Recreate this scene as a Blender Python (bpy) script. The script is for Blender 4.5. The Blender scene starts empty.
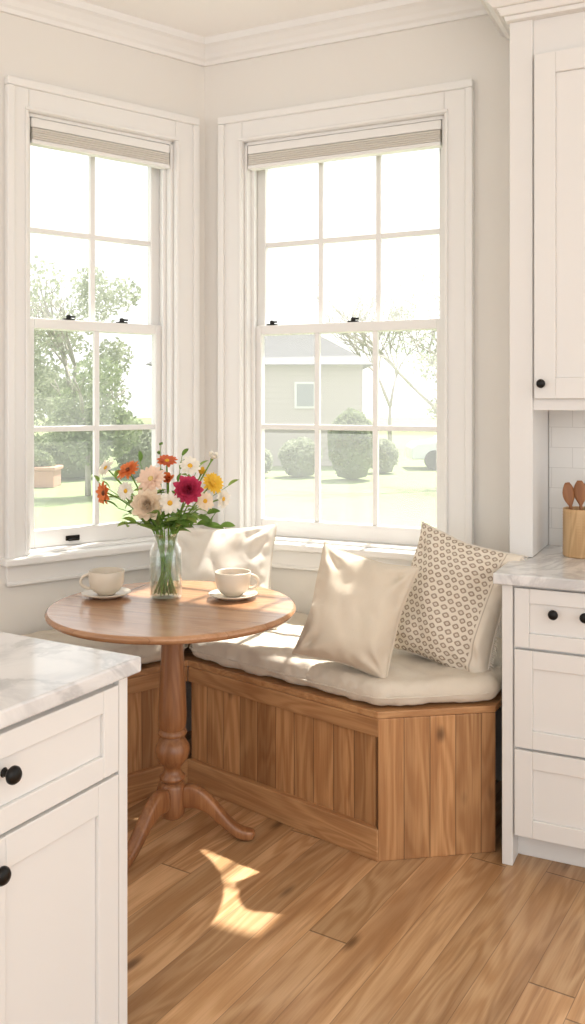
import bpy, bmesh, math, random
from mathutils import Vector, Matrix, noise
random.seed(7)
scene = bpy.context.scene
COL = scene.collection
CAM_H = 1.45

# ------------------------------------------------------------------ helpers
WM = {}
def link(o): COL.objects.link(o)

def frame(ox, oy, ang, oz=0.0):
    return Matrix.Translation((ox, oy, oz)) @ Matrix.Rotation(math.radians(ang), 4, 'Z')

def face_frame(p0, p1, z=0.0):
    a = math.degrees(math.atan2(p1[1]-p0[1], p1[0]-p0[0]))
    return frame(p0[0], p0[1], a, z)

def place(o, W, parent=None):
    WM[o.name] = W.copy()
    if parent is not None:
        o.parent = parent
        o.matrix_local = WM[parent.name].inverted() @ W
    else:
        o.matrix_world = W
    return o

def tag(o, label, category, group=None, kind=None):
    o["label"] = label
    if category: o["category"] = category
    if group: o["group"] = group
    if kind: o["kind"] = kind
    return o

def thing(name, label, category, W, group=None, kind=None):
    e = bpy.data.objects.new(name, None)
    e.empty_display_size = 0.05
    link(e); place(e, W)
    tag(e, label, category, group, kind)
    return e

class MB:
    def __init__(s): s.v=[]; s.f=[]; s.uv=None
    def add(s, vs, fs):
        n=len(s.v); s.v += [tuple(v) for v in vs]; s.f += [tuple(i+n for i in f) for f in fs]
    def box(s, x0,x1,y0,y1,z0,z1):
        if x0>x1: x0,x1=x1,x0
        if y0>y1: y0,y1=y1,y0
        if z0>z1: z0,z1=z1,z0
        vs=[(x0,y0,z0),(x1,y0,z0),(x1,y1,z0),(x0,y1,z0),(x0,y0,z1),(x1,y0,z1),(x1,y1,z1),(x0,y1,z1)]
        s.add(vs,[(0,3,2,1),(4,5,6,7),(0,1,5,4),(1,2,6,5),(2,3,7,6),(3,0,4,7)])
        return s
    def lathe(s, prof, seg=48, c=(0,0,0)):
        vs=[];fs=[]
        for (r,z) in prof:
            for i in range(seg):
                a=2*math.pi*i/seg
                vs.append((c[0]+r*math.cos(a), c[1]+r*math.sin(a), c[2]+z))
        for j in range(len(prof)-1):
            for i in range(seg):
                k=(i+1)%seg
                fs.append((j*seg+i, j*seg+k, (j+1)*seg+k, (j+1)*seg+i))
        fs.append(tuple(range(seg-1,-1,-1)))
        fs.append(tuple((len(prof)-1)*seg+i for i in range(seg)))
        s.add(vs,fs); return s
    def tube(s, pts, rad, seg=8, flat=1.0):
        pts=[Vector(p) for p in pts]
        if not isinstance(rad,(list,tuple)): rad=[rad]*len(pts)
        vs=[];fs=[]
        up=Vector((0,0,1)); prev=None
        for i,p in enumerate(pts):
            t=(pts[min(i+1,len(pts)-1)]-pts[max(i-1,0)])
            if t.length<1e-9: t=Vector((0,0,1))
            t.normalize()
            if prev is None:
                ref = up if abs(t.z)<0.9 else Vector((1,0,0))
                n=t.cross(ref).normalized()
            else:
                n=(prev-t*prev.dot(t)).normalized()
            prev=n; b=t.cross(n)
            for k in range(seg):
                a=2*math.pi*k/seg
                vs.append(p+(n*math.cos(a)*flat+b*math.sin(a))*rad[i])
        for j in range(len(pts)-1):
            for k in range(seg):
                m=(k+1)%seg
                fs.append((j*seg+k,j*seg+m,(j+1)*seg+m,(j+1)*seg+k))
        fs.append(tuple(range(seg-1,-1,-1))); fs.append(tuple((len(pts)-1)*seg+k for k in range(seg)))
        s.add(vs,fs); return s
    def prism(s, poly, z0, z1):
        n=len(poly)
        vs=[(p[0],p[1],z0) for p in poly]+[(p[0],p[1],z1) for p in poly]
        fs=[tuple(range(n-1,-1,-1)), tuple(range(n,2*n))]
        for i in range(n):
            k=(i+1)%n
            fs.append((i,k,n+k,n+i))
        s.add(vs,fs); return s
    def obj(s, name, mat, parent=None, W=None, smooth=False, bevel=0, bseg=2, label=None, angle=None):
        me=bpy.data.meshes.new(name)
        me.from_pydata(s.v,[],s.f); me.update()
        bm=bmesh.new(); bm.from_mesh(me); bmesh.ops.recalc_face_normals(bm, faces=bm.faces); bm.to_mesh(me); bm.free()
        me.materials.append(mat)
        o=bpy.data.objects.new(name, me); link(o)
        if W is None: W = WM[parent.name] if parent is not None else Matrix.Identity(4)
        place(o,W,parent)
        if smooth:
            for p in me.polygons: p.use_smooth=True
            if angle is not None:
                try: me.set_sharp_from_angle(angle=math.radians(angle))
                except Exception: pass
        if bevel>0:
            m=o.modifiers.new("bevel",'BEVEL'); m.width=bevel; m.segments=bseg; m.limit_method='ANGLE'; m.angle_limit=math.radians(40)
        if label: o["label"]=label
        return o

# ------------------------------------------------------------------ materials
def srgb(r,g,b):
    def c(x):
        x/=255.0
        return x/12.92 if x<=0.04045 else ((x+0.055)/1.055)**2.4
    return (c(r),c(g),c(b),1.0)

class NT:
    def __init__(s,name):
        s.m=bpy.data.materials.new(name); s.m.use_nodes=True
        s.t=s.m.node_tree; s.N=s.t.nodes; s.L=s.t.links
        s.bsdf=s.N.get("Principled BSDF"); s.out=s.N.get("Material Output")
    def n(s,typ,**kw):
        x=s.N.new(typ)
        for k,v in kw.items(): setattr(x,k,v)
        return x
    def l(s,a,b): s.L.new(a,b)
    def math(s,op,a,b=None,c=None):
        x=s.N.new('ShaderNodeMath'); x.operation=op
        for i,v in enumerate((a,b,c)):
            if v is None: continue
            if isinstance(v,(int,float)): x.inputs[i].default_value=v
            else: s.l(v,x.inputs[i])
        return x.outputs[0]
    def mix(s,fac,a,b,blend='MIX'):
        x=s.N.new('ShaderNodeMix'); x.data_type='RGBA'; x.blend_type=blend
        for sock,v in ((x.inputs[0],fac),(x.inputs[6],a),(x.inputs[7],b)):
            if isinstance(v,(int,float,tuple)): sock.default_value=v
            else: s.l(v,sock)
        return x.outputs[2]
    def comb(s,x,y,z):
        c=s.N.new('ShaderNodeCombineXYZ')
        for i,v in enumerate((x,y,z)):
            if isinstance(v,(int,float)): c.inputs[i].default_value=v
            else: s.l(v,c.inputs[i])
        return c.outputs[0]
    def noise(s,vec,scale=5,detail=4,rough=0.5,dist=0):
        x=s.N.new('ShaderNodeTexNoise'); x.inputs['Scale'].default_value=scale
        x.inputs['Detail'].default_value=detail; x.inputs['Roughness'].default_value=rough
        x.inputs['Distortion'].default_value=dist
        if vec is not None: s.l(vec,x.inputs['Vector'])
        return x.outputs[0]
    def bump(s,h,strength=0.2,dist=0.01):
        b=s.N.new('ShaderNodeBump'); b.inputs['Strength'].default_value=strength; b.inputs['Distance'].default_value=dist
        s.l(h,b.inputs['Height']); s.l(b.outputs[0],s.bsdf.inputs['Normal'])
    def objc(s): return s.n('ShaderNodeTexCoord').outputs['Object']
    def setc(s,v):
        if isinstance(v,tuple): s.bsdf.inputs['Base Color'].default_value=v
        else: s.l(v,s.bsdf.inputs['Base Color'])
    def rough(s,v): s.bsdf.inputs['Roughness'].default_value=v
    def smooth(s,x,a,b):
        m=s.N.new('ShaderNodeMapRange'); m.interpolation_type='SMOOTHSTEP'
        s.l(x,m.inputs[0]); m.inputs[1].default_value=a; m.inputs[2].default_value=b
        return m.outputs[0]

def paint(name,col,rough=0.5,var=0.03,nscale=3,bump=0.0,bscale=200,spec=0.4):
    t=NT(name); c=t.objc()
    f=t.noise(c,nscale,3)
    dark=tuple(x*(1-var*2) for x in col[:3])+(1,)
    t.setc(t.mix(f,dark,col)); t.rough(rough)
    t.bsdf.inputs['Specular IOR Level'].default_value=spec
    if bump>0: t.bump(t.noise(c,bscale,2),bump,0.002)
    return t.m

def wood(name, light, mid, dark, width=None, length=1.2, along='X', across='Y', rot=0.0, rough=0.35, gap=0.02, knots=0.5, var=0.35, grain=1.0, gapdark=0.35, coat=0.0, ringw=0.42, kscale=(2.6,7.5), ksize=0.26, streak=0.0):
    t=NT(name); c=t.objc()
    if rot:
        mp=t.n('ShaderNodeMapping'); mp.inputs['Rotation'].default_value=(0,0,math.radians(rot)); t.l(c,mp.inputs[0]); c=mp.outputs[0]
    sp=t.n('ShaderNodeSeparateXYZ'); t.l(c,sp.inputs[0])
    ax={'X':0,'Y':1,'Z':2}
    A=sp.outputs[ax[along]]; B=sp.outputs[ax[across]]
    third=[k for k in 'XYZ' if k not in (along,across)][0]; Cc=sp.outputs[ax[third]]
    if width:
        rowf=t.math('DIVIDE',B,width); row=t.math('FLOOR',rowf)
        w1=t.n('ShaderNodeTexWhiteNoise',noise_dimensions='1D'); t.l(row,w1.inputs['W'])
        x2=t.math('ADD',t.math('DIVIDE',A,length),t.math('MULTIPLY',w1.outputs[0],7.3))
        colf=t.math('FLOOR',x2)
        w2=t.n('ShaderNodeTexWhiteNoise',noise_dimensions='2D'); t.l(t.comb(row,colf,0),w2.inputs['Vector'])
        pid=w2.outputs[0]
    else:
        pid=t.math('ADD',0.5,0.0)
    off=t.math('MULTIPLY',pid,37.0)
    v1=t.comb(t.math('ADD',t.math('MULTIPLY',A,1.3),off),t.math('ADD',t.math('MULTIPLY',B,9.0),off),t.math('MULTIPLY',Cc,9.0))
    n1=t.noise(v1,1.0,2,0.45,0.6)
    ring=t.math('ADD',t.math('MULTIPLY',t.math('SINE',t.math('MULTIPLY',n1,46*grain)),0.5),0.5)
    v2=t.comb(t.math('ADD',t.math('MULTIPLY',A,5),off),t.math('MULTIPLY',B,150),t.math('MULTIPLY',Cc,150))
    n2=t.noise(v2,1.0,3,0.6)
    g=t.math('ADD',t.math('MULTIPLY',ring,ringw),t.math('MULTIPLY',n2,1.17-ringw))
    g=t.smooth(g,0.2,1.0)
    base=t.mix(g,mid,light)
    n3=t.noise(v1,0.7,2)
    base=t.mix(t.math('MULTIPLY',t.smooth(n3,0.45,0.75),0.55),base,dark)
    if streak>0:
        v3=t.comb(t.math('ADD',t.math('MULTIPLY',A,2.2),off),t.math('ADD',t.math('MULTIPLY',B,46),off),t.math('MULTIPLY',Cc,46))
        n4=t.noise(v3,1.0,4,0.6,0.4)
        base=t.mix(t.math('MULTIPLY',t.smooth(n4,0.52,0.70),streak),base,dark)
    if knots>0:
        vo=t.n('ShaderNodeTexVoronoi'); vo.inputs['Scale'].default_value=1.0
        t.l(t.comb(t.math('ADD',t.math('MULTIPLY',A,kscale[0]),off),t.math('MULTIPLY',B,kscale[1]),t.math('MULTIPLY',Cc,1.0)),vo.inputs['Vector'])
        dd=t.math('ADD',vo.outputs['Distance'],t.math('MULTIPLY',t.math('SUBTRACT',n2,0.5),0.12))
        k=t.math('SUBTRACT',1.0,t.smooth(dd,0.03,ksize))
        sel=t.n('ShaderNodeSeparateColor'); t.l(vo.outputs['Color'],sel.inputs[0])
        kk=t.math('MULTIPLY',k,t.math('GREATER_THAN',sel.outputs[0],1.0-knots*0.5))
        base=t.mix(t.math('MULTIPLY',kk,0.8),base,tuple(x*0.4 for x in dark[:3])+(1,))
    if width:
        br=t.math('ADD',1.0-var*0.6,t.math('MULTIPLY',pid,var))
        base=t.mix(1.0,base,t.comb(br,br,t.math('SUBTRACT',t.math('MULTIPLY',br,1.05),0.05)),'MULTIPLY')
        fr=t.math('FRACT',rowf); e=t.math('MINIMUM',fr,t.math('SUBTRACT',1.0,fr))
        gp=t.math('SUBTRACT',1.0,t.smooth(e,gap*0.3,gap))
        fr2=t.math('FRACT',x2); e2=t.math('MINIMUM',fr2,t.math('SUBTRACT',1.0,fr2))
        gp2=t.math('SUBTRACT',1.0,t.smooth(e2,0.0006,0.0018))
        gg=t.math('MAXIMUM',gp,gp2)
        base=t.mix(t.math('MULTIPLY',gg,1-gapdark),base,tuple(x*0.25 for x in dark[:3])+(1,))
        hgt=t.math('SUBTRACT',t.math('MULTIPLY',g,0.12),gg)
        t.bump(hgt,0.25,0.003)
    else:
        t.bump(g,0.05,0.002)
    t.setc(base); t.rough(rough)
    if coat: t.bsdf.inputs['Coat Weight'].default_value=coat; t.bsdf.inputs['Coat Roughness'].default_value=0.2
    return t.m

def marble(name):
    t=NT(name); c=t.objc()
    n0=t.noise(c,2.2,6,0.6,1.2)
    v=t.math('ABSOLUTE',t.math('SUBTRACT',n0,0.5))
    vein=t.math('SUBTRACT',1.0,t.smooth(v,0.0,0.05))
    n1=t.noise(c,5,6,0.65,0.8)
    cloud=t.smooth(n1,0.42,0.75)
    col=t.mix(t.math('MULTIPLY',cloud,0.6),srgb(228,227,226),srgb(176,177,179))
    col=t.mix(t.math('MULTIPLY',vein,0.4),col,srgb(148,149,152))
    t.setc(col); t.rough(0.12)
    return t.m

def fabric(name,col,col2,scale=420):
    t=NT(name); c=t.objc()
    n=t.noise(c,6,4); f=t.noise(c,scale,2)
    col_=t.mix(t.math('MULTIPLY',t.smooth(f,0.55,0.75),0.5),t.mix(n,col2,col),col2)
    t.setc(col_); t.rough(0.95); t.bsdf.inputs['Specular IOR Level'].default_value=0.1
    t.bsdf.inputs['Sheen Weight'].default_value=0.15
    t.bump(t.math('ADD',f,t.math('MULTIPLY',t.noise(c,14,4),1.8)),0.35,0.005)
    return t.m

def pattern_fabric(name):
    t=NT(name)
    uv=t.n('ShaderNodeTexCoord').outputs['UV']; sp=t.n('ShaderNodeSeparateXYZ'); t.l(uv,sp.inputs[0])
    U=sp.outputs[0]; V=sp.outputs[1]
    NX,NY=14.0,19.0
    row=t.math('MULTIPLY',V,NY); ri=t.math('FLOOR',row)
    sh=t.math('MULTIPLY',t.math('MODULO',ri,2.0),0.5)
    fx=t.math('ABSOLUTE',t.math('SUBTRACT',t.math('FRACT',t.math('ADD',t.math('MULTIPLY',U,NX),sh)),0.5))
    fy=t.math('ABSOLUTE',t.math('SUBTRACT',t.math('FRACT',row),0.5))
    dm=t.math('ADD',fx,fy)
    dr=t.math('SQRT',t.math('ADD',t.math('MULTIPLY',fx,fx),t.math('MULTIPLY',fy,fy)))
    d=t.math('ADD',t.math('MULTIPLY',dm,0.5),t.math('MULTIPLY',dr,0.6))
    outer=t.math('MULTIPLY',t.smooth(d,0.16,0.24),t.math('SUBTRACT',1.0,t.smooth(d,0.42,0.50)))
    inner=t.math('SUBTRACT',1.0,t.smooth(d,0.06,0.12))
    pat=t.math('MAXIMUM',outer,t.math('MULTIPLY',inner,0.6))
    pat=t.math('MULTIPLY',pat,t.math('SUBTRACT',1.0,t.smooth(U,0.84,0.85)))
    st=t.math('SUBTRACT',1.0,t.smooth(t.math('ABSOLUTE',t.math('SUBTRACT',U,0.87)),0.003,0.008))
    pat=t.math('MAXIMUM',pat,t.math('MULTIPLY',st,0.6))
    f=t.noise(t.objc(),350,2); f2=t.noise(t.objc(),40,3)
    pat=t.math('MULTIPLY',pat,t.math('ADD',0.35,t.math('ADD',t.math('MULTIPLY',f,0.5),t.math('MULTIPLY',f2,0.35))))
    t.setc(t.mix(pat,srgb(224,214,199),srgb(138,119,101)))
    t.rough(0.95); t.bsdf.inputs['Specular IOR Level'].default_value=0.1
    t.bump(t.math('ADD',f,t.math('MULTIPLY',pat,0.8)),0.35,0.003)
    return t.m

def simple(name,col,rough=0.5,metal=0.0,var=0.1,scale=20,trans=0.0):
    t=NT(name); c=t.objc(); f=t.noise(c,scale,3)
    t.setc(t.mix(f,tuple(x*(1-var) for x in col[:3])+(1,),tuple(min(1,x*(1+var)) for x in col[:3])+(1,)))
    t.rough(rough); t.bsdf.inputs['Metallic'].default_value=metal
    return t.m

def thin_glass(name,tint=(1,1,1,1),facing=0.0,refl=0.06,veil=0.0):
    t=NT(name); t.N.remove(t.bsdf)
    tr=t.n('ShaderNodeBsdfTransparent'); tr.inputs[0].default_value=tint
    gl=t.n('ShaderNodeBsdfGlossy'); gl.inputs['Roughness'].default_value=0.02; gl.inputs[0].default_value=(1,1,1,1)
    mx=t.n('ShaderNodeMixShader')
    lw=t.n('ShaderNodeLayerWeight'); lw.inputs[0].default_value=0.35
    f=t.math('ADD',refl,t.math('MULTIPLY',lw.outputs['Facing'],facing))
    base=tr.outputs[0]
    if veil>0:
        # translucent veil brightens the pane to imitate haze over the garden
        tl=t.n('ShaderNodeBsdfTranslucent'); tl.inputs[0].default_value=(0.96,0.96,0.95,1)
        m2=t.n('ShaderNodeMixShader'); m2.inputs[0].default_value=veil
        t.l(tr.outputs[0],m2.inputs[1]); t.l(tl.outputs[0],m2.inputs[2]); base=m2.outputs[0]
    t.l(f,mx.inputs[0]); t.l(base,mx.inputs[1]); t.l(gl.outputs[0],mx.inputs[2])
    t.l(mx.outputs[0],t.out.inputs[0])
    return t.m

def leafy(name,col,rough=0.6,var=0.35,scale=3,transl=0.3):
    t=NT(name); c=t.objc(); f=t.noise(c,scale,3)
    cc=t.mix(f,tuple(x*(1-var) for x in col[:3])+(1,),tuple(min(1,x*(1+var)) for x in col[:3])+(1,))
    t.setc(cc); t.rough(rough)
    tl=t.n('ShaderNodeBsdfTranslucent'); t.l(cc,tl.inputs[0])
    mx=t.n('ShaderNodeMixShader'); mx.inputs[0].default_value=transl
    t.l(t.bsdf.outputs[0],mx.inputs[1]); t.l(tl.outputs[0],mx.inputs[2]); t.l(mx.outputs[0],t.out.inputs[0])
    return t.m

M_wall=paint("wall_paint",srgb(229,225,219),0.8,0.015,bump=0.05,bscale=150)
M_ceil=paint("ceiling_paint",srgb(245,243,240),0.85,0.01)
M_trim=paint("trim_paint",srgb(233,231,228),0.4,0.01)
M_cab=paint("cabinet_paint",srgb(226,224,221),0.4,0.01)
M_black=simple("black_metal",(0.012,0.011,0.01,1),0.35,0.6)
M_marble=marble("marble")
M_floor=wood("oak_floor",srgb(216,177,135),srgb(186,142,98),srgb(132,90,54),0.115,2.2,'X','Y',rot=-58,rough=0.32,gap=0.011,knots=0.34,var=0.42,gapdark=0.4,ringw=0.38,kscale=(3.4,10.0),ksize=0.22,streak=0.42)
M_bench_v=wood("bench_planks",srgb(196,149,102),srgb(164,115,72),srgb(120,79,47),0.085,3.0,'Z','X',rough=0.45,gap=0.025,knots=0.6,var=0.30,ringw=0.38,kscale=(6,11),ksize=0.24,streak=0.35)
M_bench_h=wood("bench_rail",srgb(196,150,104),srgb(168,120,78),srgb(128,86,52),None,1,'X','Z',rough=0.45,knots=0.35,ringw=0.38,streak=0.32)
M_tabletop=wood("table_top_wood",srgb(188,143,106),srgb(162,117,82),srgb(128,88,60),0.13,3.0,'X','Y',rot=20,rough=0.25,gap=0.006,knots=0.0,var=0.12,gapdark=0.6,coat=0.3,ringw=0.3,streak=0.25)
M_tableleg=wood("table_leg_wood",srgb(164,114,74),srgb(136,88,54),srgb(104,64,38),None,1,'Z','X',rough=0.35,knots=0.0,coat=0.2,ringw=0.3,streak=0.3)
M_cush=fabric("cushion_linen",srgb(222,212,197),srgb(204,193,177))
M_pil=fabric("pillow_linen",srgb(222,211,194),srgb(202,189,170))
M_pilw=fabric("pillow_white_linen",srgb(228,221,210),srgb(212,203,191))
M_pat=pattern_fabric("patterned_fabric")
M_blind=leafy("blind_fabric",srgb(240,235,227),0.8,0.02,8,0.35)
M_cer=simple("ceramic_cream",srgb(214,202,184),0.3,0,0.03,8)
M_glass=thin_glass("window_glass",(0.98,0.99,0.985,1),0.0,0.03,0.14)
M_vase=thin_glass("vase_glass",(0.95,0.975,0.965,1),0.6,0.04)
M_water=thin_glass("water",(0.93,0.96,0.94,1),0.15,0.02)
M_bamboo=wood("crock_wood",srgb(212,178,134),srgb(190,152,108),srgb(166,124,80),None,1,'Z','X',rough=0.5,knots=0)
M_spoon=wood("spoon_wood",srgb(166,116,74),srgb(136,88,54),srgb(102,62,36),None,1,'Z','X',rough=0.5,knots=0)
M_stem=leafy("stem_green",srgb(128,166,72),0.5,0.2,10,0.25)
M_leaf=leafy("leaf_green",srgb(108,142,64),0.5,0.35,20,0.35)

def tile_mat():
    t=NT("tile"); c=t.objc()
    sp=t.n('ShaderNodeSeparateXYZ'); t.l(c,sp.inputs[0])
    b=t.n('ShaderNodeTexBrick'); t.l(t.comb(sp.outputs[0],sp.outputs[2],0),b.inputs['Vector'])
    b.inputs['Scale'].default_value=1; b.inputs['Brick Width'].default_value=0.15; b.inputs['Row Height'].default_value=0.075
    b.inputs['Mortar Size'].default_value=0.0012; b.inputs['Color1'].default_value=srgb(228,226,222); b.inputs['Color2'].default_value=srgb(225,223,219)
    b.inputs['Mortar'].default_value=srgb(208,206,201)
    t.setc(b.outputs[0]); t.rough(0.25)
    inv=t.math('SUBTRACT',1.0,b.outputs['Fac']); t.bump(inv,0.2,0.0015)
    return t.m
M_tile=tile_mat()

# ------------------------------------------------------------------ room
CX,CY=-0.39,3.99
FB=frame(CX,CY,-25.4)
FL=frame(CX,CY,38.3)
CEIL=3.02
def world(F,x,y,z=0): return F @ Vector((x,y,z))

fp=[world(FB,3.0,0.1),world(FB,-0.03,0.1),world(FL,-4.0,0.1)]
poly=[(3.6,-3.2),(3.6,fp[0].y),(fp[0].x,fp[0].y),(fp[1].x,fp[1].y),(fp[2].x,fp[2].y),(-4.2,-3.2)]
o=MB().prism(poly,-0.1,0).obj("floor",M_floor); tag(o,"warm honey oak plank floor with knots",None,kind="structure")
o=MB().prism(poly,CEIL,CEIL+0.1).obj("ceiling",M_ceil); tag(o,"plain white painted ceiling",None,kind="structure")

OZ0,OZ1=0.85,2.565
def wall_with_opening(name,F,xa,xb,o0,o1,label):
    m=MB(); T=0.16
    m.box(xa,o0,0,T,-0.1,CEIL+0.1); m.box(o1,xb,0,T,-0.1,CEIL+0.1)
    m.box(o0,o1,0,T,-0.1,OZ0); m.box(o0,o1,0,T,OZ1,CEIL+0.1)
    o=m.obj(name,M_wall,W=F); tag(o,label,None,kind="structure")
LO0=-0.815
wall_with_opening("wall_back",FB,-0.09,3.2,0.20,1.095,"warm white painted wall with a sash window")
wall_with_opening("wall_left",FL,-4.1,0.09,LO0,-0.16,"warm white painted bay wall with a sash window")

def window(name,F,o0,o1,ncol,label,latches,lift,cwl=0.11):
    e=thing(name,label,None,F,kind="structure")
    cw=0.11
    zt=OZ1+cw
    m=MB()
    m.box(o0-cwl,o0,-0.022,-0.0005,OZ0-0.02,zt); m.box(o1,o1+cw,-0.022,-0.0005,OZ0-0.02,zt)
    m.box(o0+0.0005,o1-0.0005,-0.0215,-0.0005,OZ1,zt)
    m.obj("casing",M_trim,e,bevel=0.003)
    m=MB()
    m.box(o0-cwl-0.004,o0-cwl+0.026,-0.036,-0.001,OZ0-0.02,zt-0.0265); m.box(o1+cw-0.026,o1+cw+0.004,-0.036,-0.001,OZ0-0.02,zt-0.0265)
    m.box(o0-cwl-0.004,o1+cw+0.004,-0.036,-0.001,zt-0.026,zt+0.006)
    m.box(o0-0.016,o0-0.002,-0.03,-0.001,OZ0,OZ1+0.0015); m.box(o1+0.002,o1+0.016,-0.03,-0.001,OZ0,OZ1+0.0015); m.box(o0-0.016,o1+0.016,-0.03,-0.001,OZ1+0.002,OZ1+0.016)
    m.obj("casing_moulding",M_trim,e,bevel=0.005)
    m=MB()
    m.box(o0,o0+0.014,0,0.165,OZ0,OZ1); m.box(o1-0.014,o1,0,0.165,OZ0,OZ1); m.box(o0,o1,0,0.165,OZ1-0.014,OZ1); m.box(o0,o1,0,0.175,OZ0,OZ0+0.012)
    m.box(o0+0.014,o0+0.03,0.035,0.05,OZ0,OZ1); m.box(o1-0.03,o1-0.014,0.035,0.05,OZ0,OZ1)
    m.obj("jamb",M_trim,e,bevel=0.002)
    m=MB(); m.box(o0-cwl-0.02,o1+cw+0.02,-0.06,0.05,OZ0-0.03,OZ0); m.obj("sill",M_trim,e,bevel=0.008,bseg=3)
    m=MB(); m.box(o0-cwl,o1+cw,-0.02,-0.0005,OZ0-0.11,OZ0-0.03); m.box(o0-cwl,o1+cw,-0.026,-0.0005,OZ0-0.11,OZ0-0.095); m.obj("apron",M_trim,e,bevel=0.004)
    a,bb=o0+0.014,o1-0.014
    zm=1.755
    def sash(y0,y1,z0,z1,railb,railt,st=0.04):
        m=MB()
        m.box(a,a+st,y0,y1,z0,z1); m.box(bb-st,bb,y0,y1,z0,z1)
        m.box(a+st,bb-st,y0,y1,z0,z0+railb); m.box(a+st,bb-st,y0,y1,z1-railt,z1)
        gx0,gx1,gz0,gz1=a+st,bb-st,z0+railb,z1-railt
        ym=(y0+y1)/2
        for i in range(1,ncol):
            x=gx0+(gx1-gx0)*i/ncol; m.box(x-0.011,x+0.011,y0+0.006,y1-0.006,gz0,gz1)
        zc=(gz0+gz1)/2; m.box(gx0,gx1,y0+0.008,y1-0.008,zc-0.011,zc+0.011)
        s=m.obj("sash",M_trim,e,bevel=0.003)
        g=MB(); vs=[(gx0,ym,gz0),(gx1,ym,gz0),(gx1,ym,gz1),(gx0,ym,gz1)]; g.add(vs,[(0,1,2,3)]); g.obj("glass_pane",M_glass,s,W=WM[e.name])
    sash(0.055,0.09,OZ0+0.012,zm+0.02,0.07,0.04)
    sash(0.095,0.13,zm-0.02,OZ1-0.014,0.04,0.06)
    for x in latches:
        m=MB(); m.box(x-0.022,x+0.022,0.058,0.085,zm+0.02,zm+0.026)
        m.lathe([(0.010,0),(0.010,0.012),(0.006,0.016)],16,(x,0.07,zm+0.026)); m.box(x-0.004,x+0.026,0.062,0.07,zm+0.03,zm+0.038)
        m.obj("sash_latch",M_black,e,bevel=0.001,label="small black metal sash latch")
    if lift is not None:
        x=lift; m=MB(); m.box(x-0.03,x+0.03,0.05,0.056,OZ0+0.03,OZ0+0.05); m.box(x-0.022,x+0.022,0.035,0.052,OZ0+0.03,OZ0+0.037)
        m.obj("sash_lift",M_black,e,bevel=0.002,label="small black sash lift")
    return e
window("window_1",FL,LO0,-0.16,2,"white double hung sash window with two pane columns",[-0.61,-0.37],-0.60,0.085)
window("window_2",FB,0.20,1.095,3,"white double hung sash window with three pane columns",[0.30,0.68],None)

def blind(F,o0,o1,label):
    e=thing("window_blind",label,"blind",F,group="raised window blinds")
    m=MB(); m.box(o0+0.018,o1-0.018,-0.004,0.034,2.512,2.549); m.obj("headrail",M_trim,e,bevel=0.004)
    m=MB()
    for i in range(5): m.box(o0+0.022,o1-0.022,-0.006,0.032,2.501-i*0.009,2.509-i*0.009)
    m.obj("slats",M_blind,e,bevel=0.0015)
    m=MB(); m.box(o0+0.02,o1-0.02,-0.008,0.034,2.447,2.464); m.obj("bottom_rail",M_trim,e,bevel=0.004)
blind(FL,LO0,-0.16,"cream blind pulled up at the top of narrow window")
blind(FB,0.20,1.095,"cream blind pulled up at the top of wide window")

# crown moulding
prof=[(0,2.925),(-0.014,2.925),(-0.02,2.94),(-0.03,2.948),(-0.04,2.965),(-0.06,2.985),(-0.075,2.993),(-0.08,CEIL),(0,CEIL)]
def crown(name,F,xfar,sgn):
    m=MB(); n=len(prof)
    vs=[(sgn*0.62*abs(y),y,z) for y,z in prof]+[(xfar,y,z) for y,z in prof]
    fs=[tuple(range(n)),tuple(range(2*n-1,n-1,-1))]+[(i,(i+1)%n,n+(i+1)%n,n+i) for i in range(n)]
    m.add(vs,fs); o=m.obj(name,M_trim,W=F); tag(o,"white crown moulding along the ceiling",None,kind="structure")
crown("trim_1",FB,1.32,1); crown("trim_2",FL,-4.0,-1)

# ------------------------------------------------------------------ cabinetry helpers
def shaker(m,x0,x1,y,z0,z1,fw=0.06,th=0.02,rec=0.008):
    m.box(x0,x0+fw,y,y+th,z0,z1); m.box(x1-fw,x1,y,y+th,z0,z1)
    m.box(x0+fw,x1-fw,y,y+th,z0,z0+fw); m.box(x0+fw,x1-fw,y,y+th,z1-fw,z1)
    m.box(x0+fw,x1-fw,y+rec,y+th,z0+fw,z1-fw)
def knob(F,x,y,z,parent,r=0.015):
    W=F@Matrix.Translation((x,y,z))@Matrix.Rotation(math.radians(90),4,'X')
    m=MB(); m.lathe([(r*0.55,0),(r*0.4,0.003),(r*0.38,0.012),(r*0.75,0.016),(r,0.021),(r,0.026),(r*0.8,0.031),(r*0.3,0.033)],24)
    m.obj("knob",M_black,parent,W=W,smooth=True,angle=50,label="round black metal knob")

# right base cabinet
e=thing("drawer_cabinet","white painted base cabinet with three shaker drawers under marble","cabinet",FB@Matrix.Translation((1.448,-0.6,0)))
F=FB
def P(mb,name,mat,parent,**k): return mb.obj(name,mat,parent,W=F,**k)
m=MB(); m.box(1.448,2.35,-0.6,-0.012,0.09,0.875); m.box(1.448,2.35,-0.53,-0.012,0,0.09); m.box(1.448,1.482,-0.615,-0.012,0,0.875)
P(m,"body",M_cab,e,bevel=0.003)
for i,(z0,z1) in enumerate([(0.685,0.868),(0.375,0.677),(0.10,0.367)]):
    m=MB(); shaker(m,1.488,2.10,-0.62,z0,z1,0.045 if i==0 else 0.055)
    d=P(m,"drawer",M_cab,e,bevel=0.002)
    if i==0:
        knob(FB,1.608,-0.62,0.80,d); knob(FB,1.70,-0.62,0.80,d)
m=MB(); m.box(1.425,2.37,-0.64,-0.010,0.877,0.912)
o=P(m,"marble_countertop",M_marble,None,bevel=0.005,bseg=3); tag(o,"white marble countertop with grey veins on the drawer cabinet","countertop")
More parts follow.
